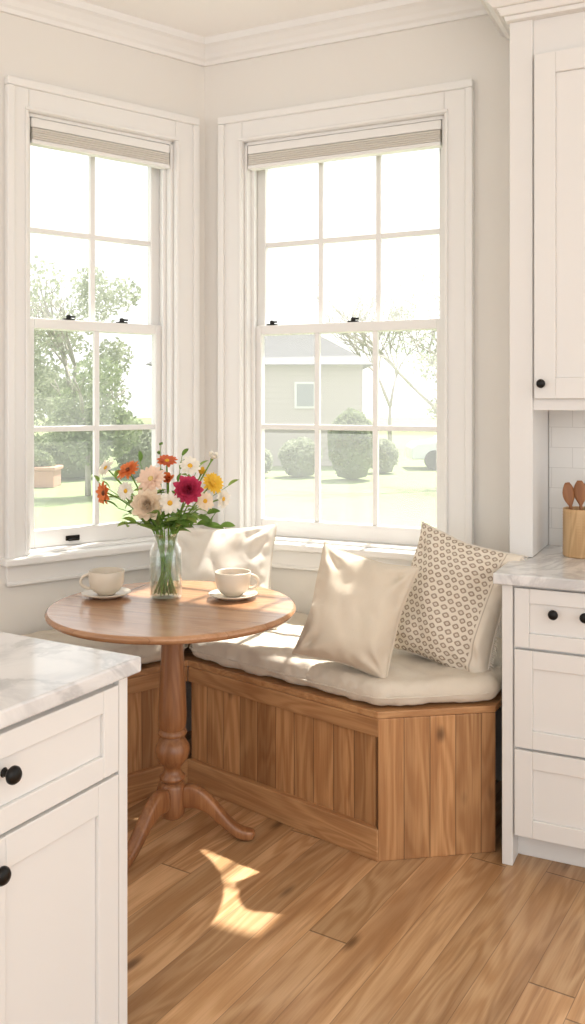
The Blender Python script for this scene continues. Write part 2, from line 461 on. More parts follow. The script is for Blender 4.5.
m=MB(); m.box(1.49,2.35,-0.008,0,0.912,1.43); o=P(m,"trim_3",M_tile,None); tag(o,"white subway tile backsplash",None,kind="structure")
# upper cabinet
e=thing("wall_cabinet","tall white painted shaker wall cabinet with crown moulding","cabinet",FB@Matrix.Translation((1.41,-0.32,1.42)))
m=MB(); m.box(1.41,1.488,-0.32,-0.012,0.914,CEIL-0.001); m.box(1.488,2.35,-0.31,-0.012,1.415,CEIL-0.001)
P(m,"body",M_cab,e,bevel=0.002)
for (a,c,k) in [(1.496,1.95,1.522),(1.955,2.34,None)]:
    m=MB(); shaker(m,a,c,-0.335,1.455,2.62,0.07,0.022,0.01)
    d=P(m,"door",M_cab,e,bevel=0.002)
    if k: knob(FB,k,-0.335,1.505,d)
def flare(m,x0,x1,y,stages):
    for (z0,h0,z1,h1) in stages:
        vs=[(x0-h0,y-h0,z0),(x1,y-h0,z0),(x1,-0.003,z0),(x0-h0,-0.003,z0),(x0-h1,y-h1,z1),(x1,y-h1,z1),(x1,-0.003,z1),(x0-h1,-0.003,z1)]
        m.add(vs,[(0,3,2,1),(4,5,6,7),(0,1,5,4),(1,2,6,5),(2,3,7,6),(3,0,4,7)])
m=MB(); flare(m,1.41,2.35,-0.335,[(2.745,0.01,2.76,0.014),(2.76,0.022,2.785,0.035),(2.785,0.045,2.83,0.085),(2.83,0.095,2.85,0.1),(2.85,0.085,CEIL-0.002,0.085)])
P(m,"crown_moulding",M_cab,e,bevel=0.003)

# island
FI=frame(-0.316,1.89,math.degrees(math.atan2(0.871,0.491)))
F=FI
e=thing("kitchen_island","white painted island cabinet with shaker drawer and doors","cabinet",FI@Matrix.Translation((-0.03,0.03,0)))
m=MB(); m.box(-1.2,-0.03,0.032,0.9,0.09,0.877); m.box(-1.2,-0.03,0.09,0.85,0,0.09); m.box(-0.055,-0.028,0.015,0.9,0,0.877)
P(m,"body",M_cab,e,bevel=0.002)
m=MB(); shaker(m,-0.68,-0.06,0.012,0.69,0.866,0.045); d=P(m,"drawer",M_cab,e,bevel=0.002); knob(FI,-0.365,0.012,0.797,d,0.016)
m=MB(); shaker(m,-1.19,-0.685,0.012,0.69,0.866,0.045); d=P(m,"drawer",M_cab,e,bevel=0.002)
m=MB(); shaker(m,-0.42,-0.06,0.012,0.10,0.683,0.06); d=P(m,"door",M_cab,e,bevel=0.002); knob(FI,-0.39,0.012,0.633,d,0.016)
m=MB(); shaker(m,-0.80,-0.425,0.012,0.10,0.683,0.06); d=P(m,"door",M_cab,e,bevel=0.002)
m=MB(); shaker(m,-1.19,-0.805,0.012,0.10,0.683,0.06); d=P(m,"door",M_cab,e,bevel=0.002)
m=MB(); m.box(-1.23,0,0,0.93,0.879,0.912)
o=P(m,"marble_countertop",M_marble,None,bevel=0.005,bseg=3); tag(o,"polished white marble countertop with grey veins on the island","countertop")

# ------------------------------------------------------------------ bench
A=Vector((-0.394,3.39)); B=Vector((0.268,2.825)); C=Vector((0.652,2.887))
LE=A+0.95*Vector((-0.785,-0.620))
Cw=world(FB,1.44,-0.006).to_2d(); Wc=world(FB,0.004,-0.008).to_2d(); LW=world(FL,-0.95,-0.006).to_2d()
SZ=0.47
e=thing("corner_bench","built-in angled oak bench with plank front under the windows","bench",frame(A.x,A.y,0))
I4=Matrix.Identity(4)
m=MB(); m.prism([A,B,C,Cw,Wc,LW,LE],SZ-0.022,SZ); m.obj("seat",M_bench_h,e,W=I4,bevel=0.003)
def bench_face(p,q,panel_rec=0.018,framed=True,post=0.0):
    W=face_frame(p,q); L=(q-p).length
    if framed:
        m=MB(); m.box(0,L,panel_rec,panel_rec+0.018,0,SZ-0.022); m.obj("front_panel",M_bench_v,e,W=W)
        m=MB(); m.box(-0.0,L,0,0.03,SZ-0.08,SZ-0.0225); m.obj("top_rail",M_bench_h,e,W=W,bevel=0.003)
        m=MB(); m.box(0,L,-0.004,0.03,0,0.10); m.obj("base_board",M_bench_h,e,W=W,bevel=0.004)
    else:
        m=MB(); m.box(0,L,0,0.022,0,SZ-0.0225); m.obj("end_panel",M_bench_v,e,W=W,bevel=0.003)
bench_face(LE,A); bench_face(A,B); bench_face(B,C,framed=False)

def cushion(name,poly,z0,th,mat,label,seed):
    cx=sum(p.x for p in poly)/len(poly); cy=sum(p.y for p in poly)/len(poly)
    loc=[Vector((p.x-cx,p.y-cy)) for p in poly]
    m=MB(); m.prism(loc,0,th)
    W=Matrix.Translation((cx,cy,z0))
    e2=thing(name,label,"cushion",W,group="bench seat cushions")
    o=m.obj("cushion_cover",mat,e2,smooth=True)
    bv=o.modifiers.new("b",'BEVEL'); bv.width=0.034; bv.segments=6; bv.limit_method='ANGLE'; bv.angle_limit=math.radians(30)
    rm=o.modifiers.new("r",'REMESH'); rm.mode='VOXEL'; rm.voxel_size=0.008; rm.use_smooth_shade=True
    sm=o.modifiers.new("s",'SMOOTH'); sm.iterations=10; sm.factor=0.5
    tx=bpy.data.textures.new(name+"_tx",'CLOUDS'); tx.noise_scale=0.13; tx.noise_depth=2
    dp=o.modifiers.new("d",'DISPLACE'); dp.texture=tx; dp.strength=0.026; dp.mid_level=0.48; dp.texture_coords='LOCAL'
    tx=bpy.data.textures.new(name+"_tx2",'CLOUDS'); tx.noise_scale=0.04; tx.noise_depth=1
    dp=o.modifiers.new("d2",'DISPLACE'); dp.texture=tx; dp.strength=0.007; dp.mid_level=0.5; dp.texture_coords='LOCAL'
    mm=MB()
    pts=[]; zz=th*0.42
    n=len(loc)
    for i in range(n):
        p=loc[i]; a=loc[i-1]; c=loc[(i+1)%n]
        d1=(a-p).normalized(); d2=(c-p).normalized()
        for s in range(5):
            t=s/4; q=(p+d1*0.03)*(1-t)**2+2*t*(1-t)*(p+ (d1+d2)*0.010)+(p+d2*0.03)*t*t
            pts.append((q.x,q.y,zz))
        nx=(loc[(i+1)%n]-p)
        for s in range(1,10):
            q=p+nx*(s/10); pts.append((q.x,q.y,zz+0.004*noise.noise(Vector((q.x*9,q.y*9,seed)))))
    pts=[((x*1.002),(y*1.002),z) for x,y,z in pts]
    pts.append(pts[0])
    mm.tube(pts,0.0032,8)
    mm.obj("piping",mat,e2,smooth=True)
def shrink(poly,d):
    n=len(poly); out=[]
    for i in range(n):
        p=poly[i]; a=(poly[i-1]-p).normalized(); b_=(poly[(i+1)%n]-p).normalized()
        bis=(a+b_)
        if bis.length<1e-4: out.append(p); continue
        bis.normalize(); s=math.sqrt(max(1e-4,(1-a.dot(b_))/2))
        cr=a.x*b_.y-a.y*b_.x
        if cr>0: bis=-bis
        out.append(p+bis*d/s)
    return out
main=[A+Vector((0.004,-0.004)),B,C,Cw,Wc]
cushion("bench_cushion",shrink(main,0.002),SZ+0.006,0.082,M_cush,"long cream linen seat cushion on the oak bench",1.3)
left=[LE,A,Wc,LW]
cushion("bench_cushion",shrink(left,0.010),SZ+0.006,0.082,M_cush,"cream linen seat cushion on short side of bench",4.7)

# ------------------------------------------------------------------ pillows
def pillow(label,mat,center,Wd,H,T,yaw,lean,roll,seed,pmat=None,tassel=False):
    W=Matrix.Translation(center)@Matrix.Rotation(math.radians(yaw),4,'Z')@Matrix.Rotation(math.radians(-lean),4,'X')@Matrix.Rotation(math.radians(roll),4,'Y')
    e2=thing("throw_pillow",label,"pillow",W,group="throw pillows on the bench")
    N=56; vs=[];fs=[];uvs=[]
    def pt(a,b_,side):
        x=Wd/2*a*(1-0.09*(1-b_*b_)*abs(a)**2); z=H/2*b_*(1-0.09*(1-a*a)*abs(b_)**2)
        k=max(0,(1-a*a))*max(0,(1-b_*b_))
        y=T/2*(k**0.42)*(1.0-0.20*b_)
        q=Vector((x*6,z*6,seed+side*3))
        wr=noise.noise(q)*0.026+noise.noise(q*2.3)*0.013+abs(noise.noise(Vector((x*9+z*4,z*5,seed))))*0.016
        ca=abs(a); cb=abs(b_); rr=math.hypot(1-ca,1-cb); an=math.atan2(1-cb,1-ca)
        wr+=0.012*math.sin(an*9+seed)*math.exp(-((rr-0.38)/0.26)**2)
        ed=min(1-ca,1-cb); sc=(z if ca>cb else x)
        wr+=0.0045*math.sin(sc*120+seed+2*noise.noise(q))*math.exp(-((ed-0.10)/0.09)**2)
        y+=wr*min(1,k*4)
        sag=0.018*noise.noise(Vector((a*1.5,b_*1.5,seed+9)))
        return Vector((x+sag*0.6,(-y if side==0 else y),z+sag*0.5))
    for side in (0,1):
        base=len(vs)
        for j in range(N+1):
            for i in range(N+1):
                a=-1+2*i/N; b_=-1+2*j/N
                a=math.sin(a*math.pi/2)*0.5+a*0.5; b_=math.sin(b_*math.pi/2)*0.5+b_*0.5
                vs.append(pt(a,b_,side)); uvs.append(((a+1)/2,(b_+1)/2))
        for j in range(N):
            for i in range(N):
                q=(base+j*(N+1)+i,base+j*(N+1)+i+1,base+(j+1)*(N+1)+i+1,base+(j+1)*(N+1)+i)
                fs.append(q if side==0 else q[::-1])
    me=bpy.data.meshes.new("pillow_cover"); me.from_pydata([tuple(v) for v in vs],[],fs)
    ul=me.uv_layers.new(name="UVMap")
    for lp in me.loops: ul.data[lp.index].uv=uvs[lp.vertex_index]
    bm=bmesh.new(); bm.from_mesh(me); bmesh.ops.remove_doubles(bm,verts=bm.verts,dist=0.0002); bm.to_mesh(me); bm.free()
    for p in me.polygons: p.use_smooth=True
    me.materials.append(mat); o=bpy.data.objects.new("pillow_cover",me); link(o); place(o,W,e2)
    pts=[]
    K=26
    for s in range(K): pts.append(pt(-1+2*s/K,-1,0))
    for s in range(K): pts.append(pt(1,-1+2*s/K,0))
    for s in range(K): pts.append(pt(1-2*s/K,1,0))
    for s in range(K): pts.append(pt(-1,1-2*s/K,0))
    pts.append(pts[0])
    m=MB(); m.tube(pts,0.0032,8); m.obj("piping",pmat or mat,e2,smooth=True)
    if tassel:
        m=MB(); rnd=random.Random(3)
        for s in range(70):
            t=-1+2*s/69; p=pt(1,t,0)
            q=p+Vector((0.012+rnd.random()*0.006,rnd.uniform(-.005,.005),-0.004+rnd.uniform(-.003,.003)))
            m.tube([p,(p+q)/2+Vector((0,0,0.001)),q],[0.0016,0.0018,0.001],5)
        m.obj("fringe",M_pilw,e2,smooth=True,label="short cream fringe")
pillow("white linen pillow leaning in the bench corner",M_pilw,(-0.275,3.60,0.740),0.43,0.42,0.19,-12,18,-3,1.1)
pillow("plain beige linen pillow leaning on the bench",M_pil,(0.208,3.00,0.747),0.33,0.385,0.17,-14,18,13,5.2)
pillow("cream pillow with brown geometric pattern and fringe",M_pat,(0.545,3.09,0.758),0.385,0.455,0.17,-30,16,13,8.4,pmat=M_pilw,tassel=True)
pillow("small cream pillow lying low beside the corner",M_pilw,(-0.575,3.43,0.645),0.30,0.20,0.12,24,25,0,12.4)

# ------------------------------------------------------------------ table
TX,TY=-0.40,3.0
e=thing("pedestal_table","round oak pedestal table with turned column and tripod feet","table",frame(TX,TY,0))
m=MB(); m.lathe([(0.0005,0.739),(0.385,0.739),(0.402,0.743),(0.410,0.750),(0.412,0.756),(0.410,0.762),(0.404,0.767),(0.0005,0.767)],96)
m.obj("table_top",M_tabletop,e,smooth=True,angle=35)
m=MB(); m.lathe([(0.0005,0.718),(0.10,0.718),(0.11,0.722),(0.12,0.738),(0.0005,0.7385)],48); m.obj("top_mount",M_tableleg,e,smooth=True,angle=35)
m=MB(); m.lathe([(0.0005,0.055),(0.02,0.056),(0.036,0.066),(0.042,0.08),(0.044,0.10),(0.044,0.165),(0.040,0.175),(0.032,0.18),(0.036,0.186),(0.043,0.192),(0.043,0.200),(0.034,0.208),(0.030,0.216),(0.029,0.226),(0.034,0.236),(0.046,0.25),(0.055,0.268),(0.058,0.285),(0.055,0.302),(0.046,0.316),(0.036,0.325),(0.034,0.330),(0.046,0.336),(0.049,0.343),(0.046,0.350),(0.041,0.356),(0.046,0.372),(0.0475,0.40),(0.045,0.46),(0.041,0.54),(0.037,0.62),(0.035,0.66),(0.036,0.668),(0.044,0.674),(0.046,0.681),(0.043,0.688),(0.038,0.694),(0.044,0.71),(0.06,0.718),(0.0005,0.719)],48)
m.obj("column",M_tableleg,e,smooth=True,angle=50)
for ang,rs in ((-118,1.0),(-8,0.92),(111,0.86)):
    m=MB()
    path=[(0.03,0.13),(0.07,0.138),(0.11,0.13),(0.15,0.102),(0.19,0.065),(0.225,0.036),(0.255,0.022),(0.285,0.020),(0.305,0.022)]
    hh=[0.042,0.041,0.038,0.033,0.027,0.022,0.020,0.019,0.012]
    vs=[];fs=[];n=12
    for (r,z),h in zip(path,hh):
        r=r*rs
        w=0.023 if h>0.013 else 0.015
        for k in range(n):
            a=2*math.pi*k/n; ca,sa=math.cos(a),math.sin(a)
            ca=math.copysign(abs(ca)**0.6,ca); sa=math.copysign(abs(sa)**0.6,sa)
            vs.append((r,ca*w,max(0.001,z+sa*h)))
    for j in range(len(path)-1):
        for k in range(n): fs.append((j*n+k,j*n+(k+1)%n,(j+1)*n+(k+1)%n,(j+1)*n+k))
    fs.append(tuple(range(n))[::-1]); fs.append(tuple((len(path)-1)*n+k for k in range(n)))
    m.add(vs,fs)
    o=m.obj("foot",M_tableleg,e,W=frame(TX,TY,ang),smooth=True)
    s=o.modifiers.new("s",'SUBSURF'); s.levels=1; s.render_levels=2
TZ=0.767

# ------------------------------------------------------------------ cups
M_coffee=simple("coffee",srgb(120,82,52),0.15)
def cup(x,y,ang,label,slabel):
    es=thing("saucer",slabel,"saucer",frame(x,y,0,TZ),group="saucers on the table")
    m=MB(); m.lathe([(0.0005,0.001),(0.045,0.001),(0.05,0.004),(0.070,0.010),(0.083,0.016),(0.085,0.018),(0.083,0.0195),(0.066,0.014),(0.045,0.009),(0.0005,0.009)],48)
    m.obj("saucer_dish",M_cer,es,smooth=True)
    e=thing("coffee_cup",label,"cup",frame(x,y,ang,TZ+0.0105),group="coffee cups on the table")
    m=MB(); m.lathe([(0.0005,0.0),(0.030,0.0),(0.032,0.004),(0.044,0.012),(0.055,0.026),(0.060,0.048),(0.062,0.080),(0.061,0.0825),(0.059,0.080),(0.057,0.050),(0.051,0.030),(0.040,0.016),(0.02,0.009),(0.0005,0.008)],56)
    m.obj("cup_body",M_cer,e,smooth=True)
    m=MB(); pts=[]
    for i in range(13):
        t=i/12; a=math.radians(105-210*t)
        pts.append((0.058+0.028*math.cos(a)*1.05-0.002*t*0,0,0.048+0.022*math.sin(a)-0.004*t))
    m.tube(pts,0.0052,10); m.obj("handle",M_cer,e,smooth=True)
    m=MB(); m.lathe([(0.0005,0.060),(0.0570,0.060),(0.0570,0.0605),(0.0005,0.0605)],40); m.obj("coffee",M_coffee,e)
cup(-0.645,3.12,190,"cream ceramic cup on a saucer beside the vase","cream ceramic saucer beside the vase")
cup(-0.205,3.10,5,"cream ceramic cup on saucer, handle turned outward","cream ceramic saucer near the table edge")

# ------------------------------------------------------------------ vase + flowers
VX,VY=-0.436,3.10
e=thing("flower_vase","clear glass jar vase holding a mixed bouquet","vase",frame(VX,VY,0,TZ))
m=MB()
outer=[(0.0005,0.0),(0.045,0.0),(0.053,0.004),(0.056,0.012),(0.056,0.150),(0.054,0.168),(0.046,0.184),(0.041,0.192),(0.041,0.212),(0.044,0.222),(0.045,0.225)]
inner=[(0.0425,0.225),(0.0385,0.212),(0.0385,0.194),(0.044,0.182),(0.0515,0.166),(0.053,0.150),(0.053,0.014),(0.048,0.008),(0.0005,0.007)]
m.lathe(outer+inner,56); m.obj("glass_jar",M_vase,e,smooth=True)
m=MB(); m.lathe([(0.0005,0.0085),(0.048,0.0095),(0.052,0.016),(0.052,0.135),(0.0005,0.135)],48); m.obj("water",M_water,e,smooth=True,angle=40)

def petal(m,base,M,L,Wd,pitch,curl,tip=0.6,nl=6,nw=4,cup_=0.15):
    vs=[]
    for i in range(nl+1):
        t=i/nl
        w=Wd*0.5*(math.sin(math.pi*min(1,(t*0.86+0.1)))**tip)
        if i==nl: w*=0.35
        r=base+L*t*math.cos(pitch+curl*t*0.5); z=L*t*math.sin(pitch+curl*t*0.5)
        for j in range(nw+1):
            s=-1+2*j/nw
            vs.append(M@Vector((r,w*s,z+cup_*w*s*s)))
    fs=[]
    for i in range(nl):
        for j in range(nw):
            q=i*(nw+1)+j; fs.append((q,q+1,q+nw+2,q+nw+1))
    m.add(vs,fs)
rf=random.Random(11)
FM={}
def pm(name,c): 
    if name not in FM: FM[name]=leafy("petal_"+name,srgb(*c),0.6,0.14,40,0.25)
    return FM[name]
M_center_y=leafy("flower_center_yellow",srgb(222,170,50),0.8,0.2,200,0.05)
M_center_d=leafy("flower_center_brown",srgb(110,64,34),0.8,0.3,200,0.05)
M_center_c=leafy("flower_center_cream",srgb(214,190,120),0.8,0.2,200,0.05)
def flower(kind,color,cen,u,v,dy,R,face,label,name):
    R=R*1.15
    s=900/(VY+dy)
    X=(u-292.5)/s; Y=VY+dy; Z=CAM_H-(v-400)/s
    head=Vector((X,Y,Z))
    fd=Vector(face).normalized()
    W=Matrix.Translation((VX,VY,TZ+0.012))
    e=thing(name,label,"flower",W,group="cut flowers in the vase")
    a=rf.uniform(0,6.28); b0=Vector((VX-(X-VX)*0.14+0.018*math.cos(a),VY+0.018*math.sin(a)-dy*0.2,TZ+0.014))
    d=Vector((X-VX,dy,0)); d=d.normalized() if d.length>1e-3 else Vector((0,0,0))
    neck=Vector((VX+d.x*0.026+0.006*math.cos(a*2),VY+d.y*0.024+0.006*math.sin(a*2),TZ+0.205))
    end=head-fd*R*0.12
    pts=[]
    c2=neck+(neck-b0)*0.45
    for i in range(6): pts.append(b0.lerp(neck,i/6))
    for i in range(11):
        t=i/10; pts.append((neck*(1-t)**3+c2*3*t*(1-t)**2+(end-fd*0.035)*3*t*t*(1-t)+end*t**3))
    m=MB(); m.tube(pts,0.0026,7); m.obj("stem",M_stem,e,W=I4,smooth=True)
    Q=fd.to_track_quat('Z','Y').to_matrix().to_4x4()
    HW=Matrix.Translation(head)@Q
    m=MB()
    def ring(n,base,L,Wd,pitch,curl,off=0,z=0,jit=0.2,**k):
        for i in range(n):
            an=2*math.pi*(i+off)/n+rf.uniform(-jit,jit)*2/n*2.2
            M=Matrix.Translation((0,0,z))@Matrix.Rotation(an,4,'Z')@Matrix.Rotation(rf.uniform(-.2,.2),4,'X')
            petal(m,base,M,L*rf.uniform(0.86,1.06),Wd,math.radians(pitch+rf.uniform(-9,9)),math.radians(curl+rf.uniform(-10,10)),**k)
    if kind=='daisy':
        ring(13,R*0.16,R*0.86,R*0.42,14,-24); ring(11,R*0.16,R*0.74,R*0.36,28,-20,0.5,R*0.03)
        cr=R*0.24
    elif kind=='gerbera':
        ring(18,R*0.18,R*0.84,R*0.30,8,-18); ring(16,R*0.16,R*0.72,R*0.27,20,-18,0.5,R*0.03); ring(14,R*0.12,R*0.5,R*0.2,38,-14,0.2,R*0.05)
        cr=R*0.2
    elif kind=='dahlia':
        for i,(n,L,p) in enumerate([(12,0.95,5),(12,0.88,18),(11,0.78,32),(10,0.66,46),(8,0.52,60),(6,0.38,74)]):
            ring(n,R*0.05,R*L,R*0.46,p,18,i*0.5,R*0.05*i,tip=0.5,cup_=0.4)
        cr=R*0.12
    else:
        for i,(n,L,p) in enumerate([(6,1.0,35),(5,0.9,55),(4,0.75,72)]):
            ring(n,R*0.05,R*L,R*0.6,p,30,i*0.5,0,cup_=0.4)
        cr=R*0.1
    m.obj("blossom",pm(*color),e,W=HW,smooth=True)
    m=MB(); m.lathe([(cr*0.2,-R*0.12),(cr*0.9,-R*0.03),(cr,R*0.04),(cr*0.85,R*0.12),(cr*0.5,R*0.17),(cr*0.05,R*0.18)],20)
    m.obj("flower_center",cen,e,W=HW,smooth=True)
    m=MB(); m.lathe([(0.0022,-R*0.3-0.004),(R*0.14,-R*0.18),(R*0.2,-R*0.02),(R*0.1,0)],14); m.obj("calyx",M_stem,e,W=HW,smooth=True)
OR=("orange",(226,128,68)); OR2=("deep_orange",(214,112,68)); CR=("peach_cream",(242,224,200)); WH=("white",(242,236,224)); PK=("magenta",(200,62,98)); YE=("yellow",(236,194,62)); BL=("blush",(240,212,190))
flower('gerbera',BL,M_center_c,151,479,-0.06,0.046,(-.2,-.9,.5),"blush cream bloom near top of bouquet","gerbera")
flower('dahlia',CR,M_center_c,148,505,-0.10,0.052,(-.15,-1,.15),"large pale cream bloom low in the bouquet","dahlia")
flower('dahlia',PK,M_center_d,188,490,-0.09,0.047,(.2,-1,.3),"deep magenta pink dahlia in full bloom","dahlia")
flower('gerbera',OR,M_center_d,128,470,-0.02,0.038,(-.4,-.6,.8),"bright orange bloom facing up","gerbera")
flower('daisy',OR,M_center_d,104,493,-0.05,0.036,(-.8,-.7,.1),"orange bloom drooping outward","daisy")
flower('daisy',WH,M_center_y,106,468,0.02,0.030,(-.6,-.6,.6),"small white daisy with yellow centre","daisy")
flower('daisy',OR2,M_center_y,167,461,0.02,0.032,(.1,-.5,.9),"orange daisy at top of bouquet","daisy")
flower('daisy',WH,M_center_y,190,466,0.0,0.034,(.2,-.8,.6),"white daisy with yellow centre","daisy")
flower('gerbera',YE,M_center_y,213,483,-0.03,0.036,(.5,-.7,.5),"sunny yellow many-petalled bloom","gerbera")
flower('bud',WH,M_center_y,212,459,0.03,0.026,(.4,-.3,.9),"white half-open flower bud","bud_flower")
flower('daisy',WH,M_center_y,223,499,-0.02,0.030,(.9,-.6,.1),"small white daisy drooping outward","daisy")
flower('daisy',WH,M_center_y,126,491,-0.08,0.030,(-.5,-.9,.2),"small white daisy among the leaves","daisy")
flower('bud',OR,M_center_y,168,480,-0.02,0.026,(.0,-.8,.6),"small closed orange flower bud","bud_flower")
flower('daisy',CR,M_center_y,205,501,-0.07,0.030,(.5,-.9,.1),"cream bloom low in the bouquet","daisy")
flower('daisy',WH,M_center_y,170,503,-0.11,0.034,(.1,-1,.1),"white daisy beside the dahlia","daisy")
flower('bud',YE,M_center_y,201,474,0.04,0.022,(.3,-.4,.8),"small yellow flower bud","bud_flower")

def sprig(u,v,dy,nleaf,L,label,mat=M_leaf,buds=False):
    s=900/(VY+dy); end=Vector(((u-292.5)/s,VY+dy,CAM_H-(v-400)/s))
    W=Matrix.Translation((VX,VY,TZ+0.012))
    e=thing("leafy_sprig",label,"foliage",W,group="green sprigs in the vase")
    X=end.x; a=rf.uniform(0,6.28)
    b0=Vector((VX-(X-VX)*0.12+0.02*math.cos(a),VY+0.02*math.sin(a),TZ+0.014)); d=Vector((X-VX,dy,0)).normalized()
    neck=Vector((VX+d.x*0.03,VY+d.y*0.028,TZ+0.21)); c2=neck+Vector((0,0,0.06))
    pts=[b0.lerp(neck,i/5) for i in range(5)]; up=[]
    for i in range(13):
        t=i/12; p=neck*(1-t)**2+c2*2*t*(1-t)+end*t*t; pts.append(p); up.append(p)
    m=MB(); m.tube(pts,[0.0024]*5+[0.0024-0.0012*i/12 for i in range(13)],6); m.obj("stem",M_stem,e,W=I4,smooth=True)
    m=MB()
    for i in range(nleaf):
        t=0.2+0.8*i/(nleaf-1) if nleaf>1 else 1
        k=min(11,int(t*12)); p=up[k].lerp(up[k+1],t*12-k) if t<1 else up[12]
        dr=(up[k+1]-up[k]).normalized()
        if buds and i>nleaf*0.35:
            for q in range(3):
                o_=p+Vector((rf.uniform(-.008,.008),rf.uniform(-.008,.008),rf.uniform(-.004,.004)))
                m.lathe([(0.0008,-0.004),(0.0035,0),(0.003,0.004),(0.0005,0.006)],6,o_)
            continue
        side=(Vector((rf.uniform(-1,1),rf.uniform(-1,0.3),rf.uniform(-.3,.5)))+dr*0.5).normalized()
        Q=side.to_track_quat('X','Z').to_matrix().to_4x4()@Matrix.Rotation(rf.uniform(-.9,.9),4,'X')
        petal(m,0.002,Matrix.Translation(p)@Q,L*rf.uniform(.75,1.25),L*0.40,math.radians(rf.uniform(0,25)),math.radians(-45),tip=0.9,cup_=0.3)
    m.obj("leaves",mat,e,W=I4,smooth=True)
M_leaf2=leafy("leaf_light_green",srgb(144,172,88),0.5,0.3,20,0.35)
for (u,v,dy,n,L,b_) in [(118,508,-0.05,10,0.058,0),(98,482,0.02,8,0.048,0),(160,444,0.04,14,0.03,1),(140,462,0.05,8,0.045,0),(182,456,0.06,8,0.04,0),(207,514,-0.04,10,0.066,0),(220,526,-0.03,9,0.062,0),(228,486,0.03,7,0.04,0),(160,515,-0.12,10,0.055,0),(185,516,-0.11,10,0.06,0),(124,524,-0.08,9,0.058,0),(198,468,0.05,8,0.045,0),(150,492,0.06,10,0.055,0),(178,490,0.05,10,0.055,0),(115,478,0.0,8,0.04,0),(196,508,-0.10,9,0.06,0)]:
    sprig(u,v,dy,n,L,"tall green seed stalk at top" if b_ else "green leafy sprig among the blooms",M_leaf if rf.random()<0.55 else M_leaf2,b_)

# ------------------------------------------------------------------ crock
KW=frame(0.995,3.10,0,0.912)
e=thing("utensil_crock","ribbed light wood crock holding wooden utensils","crock",KW)
m=MB(); pr=[(0.0005,0.0),(0.058,0.0),(0.061,0.004)]
for i in range(16):
    z=0.008+i*0.0095; pr+=[(0.0625,z),(0.0605,z+0.0075)]
pr+=[(0.062,0.163),(0.060,0.165),(0.055,0.163),(0.055,0.02),(0.0005,0.018)]
m.lathe(pr,56); m.obj("crock_body",M_bamboo,e,smooth=True,angle=60)
def utensil(dx,dy,tilt,ang,L,kind,label):
    W=KW@Matrix.Translation((dx,dy,0.022))@Matrix.Rotation(math.radians(ang),4,'Z')@Matrix.Rotation(math.radians(tilt),4,'Y')
    m=MB(); pts=[];rad=[]
    for i in range(24):
        t=i/23; z=L*t
        if t<0.68: r=0.0055
        else:
            q=(t-0.68)/0.32; r=0.0055+0.0175*math.sin(math.pi*min(1,q*0.93+0.04))**0.8
        pts.append((0,0,z)); rad.append(r)
    vs=[];fs=[];n=14
    for p,r in zip(pts,rad):
        for k in range(n):
            a=2*math.pi*k/n; vs.append((r*math.cos(a),min(r,0.006)*math.sin(a),p[2]))
    for j in range(23):
        for k in range(n): fs.append((j*n+k,j*n+(k+1)%n,(j+1)*n+(k+1)%n,(j+1)*n+k))
    fs.append(tuple(range(n))); fs.append(tuple(23*n+k for k in range(n)))
    m.add(vs,fs); o=m.obj("wooden_spoon",M_spoon,W=W,smooth=True); tag(o,label,"spoon",group="wooden utensils in the crock")
utensil(-0.015,0.0,-9,10,0.235,0,"dark wooden spoon standing in the crock")
utensil(0.012,0.012,6,20,0.25,0,"wooden spoon with rounded bowl in crock")
utensil(0.0,-0.02,-3,-30,0.24,0,"short wooden spoon in the crock")
utensil(0.022,-0.01,12,-10,0.23,0,"wooden spoon leaning out of crock")

# ------------------------------------------------------------------ exterior
GZ=-0.9
def grass():
    t=NT("grass"); c=t.objc(); n=t.noise(c,0.6,5,0.6)
    t.setc(t.mix(n,srgb(106,118,76),srgb(118,130,88))); t.rough(1.0); return t.m
M_grass=grass()
o=MB().box(-60,60,4.6,120,GZ-0.2,GZ).obj("lawn",M_grass); tag(o,"pale sunlit green garden lawn","lawn",kind="stuff")
M_fol1=leafy("foliage_soft",srgb(136,146,110),0.8,0.18,0.8,0.45)
M_fol2=leafy("foliage_grey",srgb(160,165,140),0.8,0.18,0.8,0.45)
M_bark=simple("bark",srgb(160,152,142),0.9)
re=random.Random(5)
def tree(name,x,y,h,trunk_r,blobs,nleaf,ls,mat,label,depth=5,spread=0.5,bare=False,tr=0.35):
    e=thing(name,label,"tree",Matrix.Translation((x,y,GZ)))
    m=MB()
    def br(p,d,L,r,k):
        q=p+d*L; q.z=max(q.z,0.3); mid=(p+q)/2+Vector((re.uniform(-1,1),re.uniform(-1,1),re.uniform(-1,1)))*L*0.06
        m.tube([p,mid,q],[r,r*0.85,r*0.68],6)
        if k==0: return
        for i in range(3 if k>2 else 2):
            nd=(d+Vector((re.uniform(-1,1),re.uniform(-1,1),re.uniform(-.3,.7)))*spread*1.4).normalized()
            br(q,nd,L*re.uniform(.66,.86),r*0.62,k-1)
    br(Vector((0,0,0.01)),Vector((0,0,1)),h*tr,trunk_r,depth)
    m.obj("trunk",M_bark,e,smooth=True)
    if nleaf:
        m=MB(); vs=[];fs=[]
        src=blobs
        for i in range(nleaf):
            bl=src[re.randrange(len(src))]
            d=Vector((re.gauss(0,1),re.gauss(0,1),re.gauss(0,1))).normalized()*(re.random()**0.35)
            p=Vector((bl[0]+d.x*bl[3],bl[1]+d.y*bl[3],bl[2]+d.z*bl[3]*bl[4]))
            if p.z<0.25: continue
            a=Vector((re.gauss(0,1),re.gauss(0,1),re.gauss(0,1))).normalized()*ls*re.uniform(.6,1.3); c=a.orthogonal().normalized()*ls*0.7
            n=len(vs); vs+= [p-a,p+c*.8,p+a,p-c*.8]; fs.append((n,n+1,n+2,n+3))
        m.add(vs,fs); m.obj("foliage",mat,e)
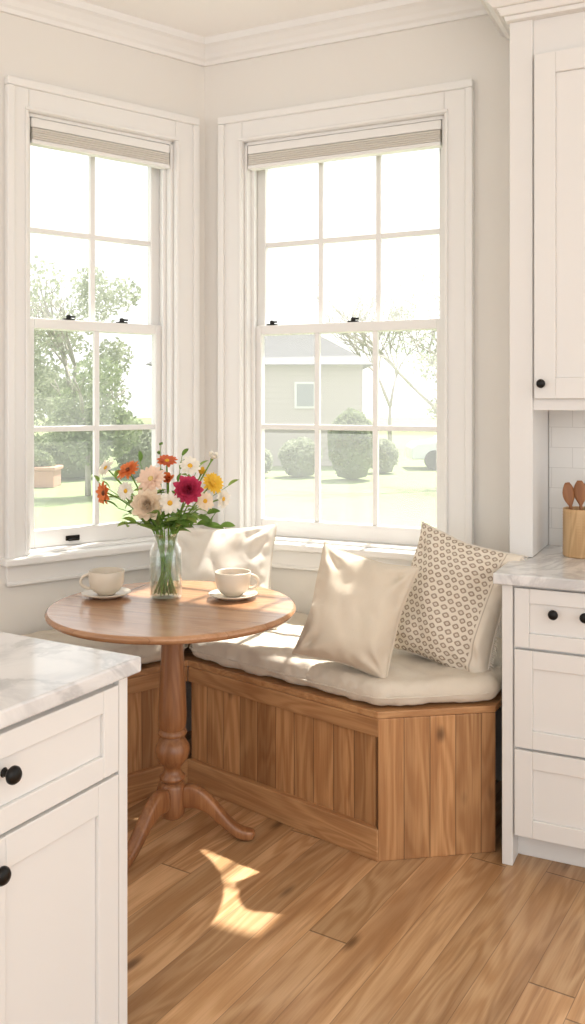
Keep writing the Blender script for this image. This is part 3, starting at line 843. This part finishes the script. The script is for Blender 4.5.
def crown_blobs(w,z0,z1,n,r,flat=0.9):
    return [(re.uniform(-w,w),re.uniform(-w,w)*0.4,re.uniform(z0,z1),r*re.uniform(.7,1.2),flat) for _ in range(n)]
tree("garden_tree",-7.6,31,6.0,0.13,crown_blobs(1.9,2.4,6.4,18,0.9),4200,0.10,M_fol2,"pale leafy garden tree in haze",4)
tree("garden_tree",-5.0,22,3.4,0.08,crown_blobs(0.9,1.3,3.0,10,0.6),4200,0.07,M_fol1,"soft green garden tree on the lawn",3)
tree("garden_tree",-12.0,37,7.0,0.16,crown_blobs(2.4,1.5,5,16,1.1),5000,0.12,M_fol2,"broad pale green garden tree",4)
tree("bare_tree",4.1,24,6.8,0.10,crown_blobs(1.4,3.0,5.6,14,0.8),700,0.06,M_fol2,"nearly bare branching garden tree",6,0.5,tr=0.24)
tree("bare_tree",4.4,40.5,8.4,0.12,crown_blobs(1.6,4,6.5,14,0.8),700,0.08,M_fol2,"thin bare tree behind the house",6,0.5,tr=0.24)
tree("garden_tree",9.4,44,6.0,0.16,crown_blobs(2.4,1.5,4.4,16,1.1),4000,0.13,M_fol2,"pale rounded garden tree",4)
def shrub(x,y,r,h,n,label,mat):
    e=thing("shrub",label,"shrub",Matrix.Translation((x,y,GZ)))
    m=MB(); vs=[];fs=[]
    for i in range(n):
        d=Vector((re.gauss(0,1),re.gauss(0,1),re.gauss(0,1))).normalized(); d.z=abs(d.z) if re.random()<.6 else d.z
        k=re.uniform(.8,1)*(1+0.12*noise.noise(d*3+Vector((x,y,0))))
        p=Vector((d.x*r*k,d.y*r*k,h*0.5+d.z*h*0.5*k))
        if p.z<0.1: continue
        a=Vector((re.gauss(0,1),re.gauss(0,1),re.gauss(0,1))).normalized()*0.06; c=a.orthogonal().normalized()*0.045
        q=len(vs); vs+=[p-a,p+c,p+a,p-c]; fs.append((q,q+1,q+2,q+3))
    m.add(vs,fs); m.obj("foliage",mat,e)
    m=MB(); pr=[(0.05,0.01),(r*.6,h*0.05),(r*.8,h*.3),(r*.82,h*.55),(r*.6,h*.8),(r*.2,h*.93),(0.01,h*.95)]; m.lathe(pr,16); m.obj("inner_growth",mat,e,smooth=True)
shrub(1.75,26.5,0.72,2.05,5000,"rounded clipped garden shrub near the house",M_fol1)
shrub(0.25,27.5,0.65,1.2,3500,"low garden shrub by the house",M_fol2)
shrub(-1.3,27.3,0.7,1.0,3500,"low garden shrub under house window",M_fol2)
shrub(2.9,28.9,0.5,1.1,2500,"low garden hedge plant",M_fol2)
shrub(-9.3,28.5,1.2,1.7,5000,"broad pale green garden shrub",M_fol1); shrub(-6.7,27,1.1,1.5,5000,"low broad garden shrub",M_fol1); shrub(-4.5,27.5,0.95,1.6,5000,"dense garden shrub at lawn edge",M_fol2)
# house
def siding():
    t=NT("siding"); c=t.objc(); sp=t.n('ShaderNodeSeparateXYZ'); t.l(c,sp.inputs[0])
    f=t.math('FRACT',t.math('MULTIPLY',sp.outputs[2],5.0)); t.setc(t.mix(t.smooth(f,0,0.2),srgb(156,145,140),srgb(176,166,161))); t.rough(0.9); return t.m
M_side=siding(); M_roof=simple("roof_shingle",srgb(106,104,105),0.95,0,0.1,3); M_htrim=simple("house_trim",srgb(215,215,213),0.7,0,0.02); M_hglass=simple("dark_glass",srgb(130,134,138),0.3,0,0.05)
e=thing("house","pale grey neighbouring house with hipped roof","house",Matrix.Translation((-1.4,32,GZ)))
m=MB(); m.box(-3.4,3.9,0,5,0,3.6); m.obj("house_body",M_side,e)
m=MB(); z0,z1=3.6,4.95
vs=[(-3.8,-.4,z0),(4.3,-.4,z0),(4.3,5.4,z0),(-3.8,5.4,z0),(-1.6,2.5,z1),(2.2,2.5,z1)]
m.add(vs,[(0,1,5,4),(1,2,5),(2,3,4,5),(3,0,4),(0,3,2,1)]); m.obj("roof",M_roof,e)
for x in (-2.2,1.85):
    w=0.3
    m=MB(); m.box(x-w-.08,x+w+.08,-0.06,0.02,2.05,3.0); f=m.obj("house_window",M_htrim,e); m=MB(); m.box(x-w,x+w,-0.08,-0.05,2.13,2.92); m.box(x-.02,x+.02,-.09,-.05,2.13,2.92); m.obj("house_window_glass",M_hglass,f,W=WM[e.name])
# car
CWm=Matrix.Translation((6.1,31,GZ))
e=thing("car","white parked car beyond the lawn","car",CWm)
m=MB()
side=[(-2.1,.35),(-2.1,.75),(-1.9,.9),(-1.2,.98),(-.7,1.38),(.9,1.42),(1.6,1.0),(2.05,.9),(2.15,.6),(2.1,.35)]
k=len(side); vs=[(x,-.85,z) for x,z in side]+[(x,.85,z) for x,z in side]
fs=[tuple(range(k)),tuple(range(2*k-1,k-1,-1))]+[(i,(i+1)%k,k+(i+1)%k,k+i) for i in range(k)]
m.add(vs,fs); m.obj("car_body",simple("car_paint",srgb(196,198,202),0.3,0,0.02),e,bevel=0.06,bseg=3)
M_carglass=simple("car_glass",srgb(60,66,74),0.3,0,0.05)
m=MB()
gl=[(-1.1,.98),(-.68,1.3),(.82,1.34),(1.35,1.0)]; m.add([(x,-.86,z) for x,z in gl]+[(x,-.84,z) for x,z in gl],[(0,1,2,3),(4,5,6,7),(0,1,5,4),(1,2,6,5),(2,3,7,6),(3,0,4,7)])
m.obj("car_window",M_carglass,e)
M_tyre=simple("tyre",srgb(50,50,50),0.8)
for x in (-1.35,1.35):
    m=MB(); m.lathe([(0.02,-.1),(.3,-.1),(.33,-.05),(.33,.05),(.3,.1),(.02,.1)],24)
    m.obj("wheel",M_tyre,e,W=CWm@Matrix.Translation((x,-.8,.335))@Matrix.Rotation(math.pi/2,4,'X'),smooth=True,angle=40)
# planter
PW=Matrix.Translation((-7.0,24.5,GZ))
e=thing("brick_planter","low terracotta brick planter with plants on the lawn","planter",PW)
m=MB(); m.box(-.6,.6,-.4,.4,0,.45); m.box(-.65,.65,-.45,.45,.45,.55); m.obj("planter_box",simple("terracotta",srgb(184,138,116),0.9),e,bevel=0.02)
m=MB(); vs=[];fs=[]
for i in range(1500):
    d=Vector((re.gauss(0,1),re.gauss(0,1),abs(re.gauss(0,1)))).normalized()*re.uniform(.7,1); p=Vector((d.x*.55,d.y*.36,.5+d.z*.5))
    a=Vector((re.gauss(0,1),re.gauss(0,1),re.gauss(0,1))).normalized()*0.05; c=a.orthogonal().normalized()*0.04
    q=len(vs); vs+=[p-a,p+c,p+a,p-c]; fs.append((q,q+1,q+2,q+3))
m.add(vs,fs); m.obj("foliage",M_fol1,e)

# ------------------------------------------------------------------ lights
w=bpy.data.worlds.new("World"); scene.world=w; w.use_nodes=True
nt=w.node_tree; bg=nt.nodes["Background"]
tc=nt.nodes.new('ShaderNodeTexCoord'); sp=nt.nodes.new('ShaderNodeSeparateXYZ'); nt.links.new(tc.outputs['Generated'],sp.inputs[0])
cr=nt.nodes.new('ShaderNodeValToRGB'); nt.links.new(sp.outputs[2],cr.inputs[0])
cr.color_ramp.elements[0].position=0.0; cr.color_ramp.elements[0].color=(0.995,0.985,0.97,1)
cr.color_ramp.elements[1].position=0.7; cr.color_ramp.elements[1].color=(0.89,0.95,1.0,1)
nt.links.new(cr.outputs[0],bg.inputs[0]); bg.inputs[1].default_value=1.65

phi=math.radians(4.5); el=math.radians(60.5)
xa=Vector((0.9033,-0.4289,0)); ya=Vector((0.4289,0.9033,0))
hz=ya*math.cos(phi)+xa*math.sin(phi)
sd=hz*math.cos(el)+Vector((0,0,math.sin(el)))
ld=bpy.data.lights.new("sun",'SUN'); ld.energy=13.0; ld.angle=math.radians(1.0); ld.color=(1.0,0.96,0.89)
lo=bpy.data.objects.new("sun",ld); link(lo); lo.rotation_euler=sd.to_track_quat('Z','Y').to_euler(); lo.location=(3,8,8)
la=bpy.data.lights.new("fill_light",'AREA'); la.energy=33; la.shape='RECTANGLE'; la.size=2.6; la.size_y=1.8; la.color=(1.0,0.985,0.965)  # added fill light behind the camera, stands for no fixture
lo=bpy.data.objects.new("fill_light",la); link(lo); lo.location=(0.6,-1.2,2.6)
lo.rotation_euler=(Vector((0.6,-1.2,2.6))-Vector((0,3.2,0.9))).to_track_quat('Z','Y').to_euler()

# ------------------------------------------------------------------ camera
cd=bpy.data.cameras.new("camera"); cam=bpy.data.objects.new("camera",cd); link(cam)
cam.location=(0,0,CAM_H); cam.rotation_euler=(math.radians(90),0,0)
cd.sensor_width=36; cd.sensor_fit='AUTO'; cd.lens=900/1024*36; cd.shift_y=-112/1024; cd.clip_start=0.05; cd.clip_end=300
scene.camera=cam
scene.view_settings.view_transform='Standard'
scene.view_settings.look='None'
scene.view_settings.exposure=0.0
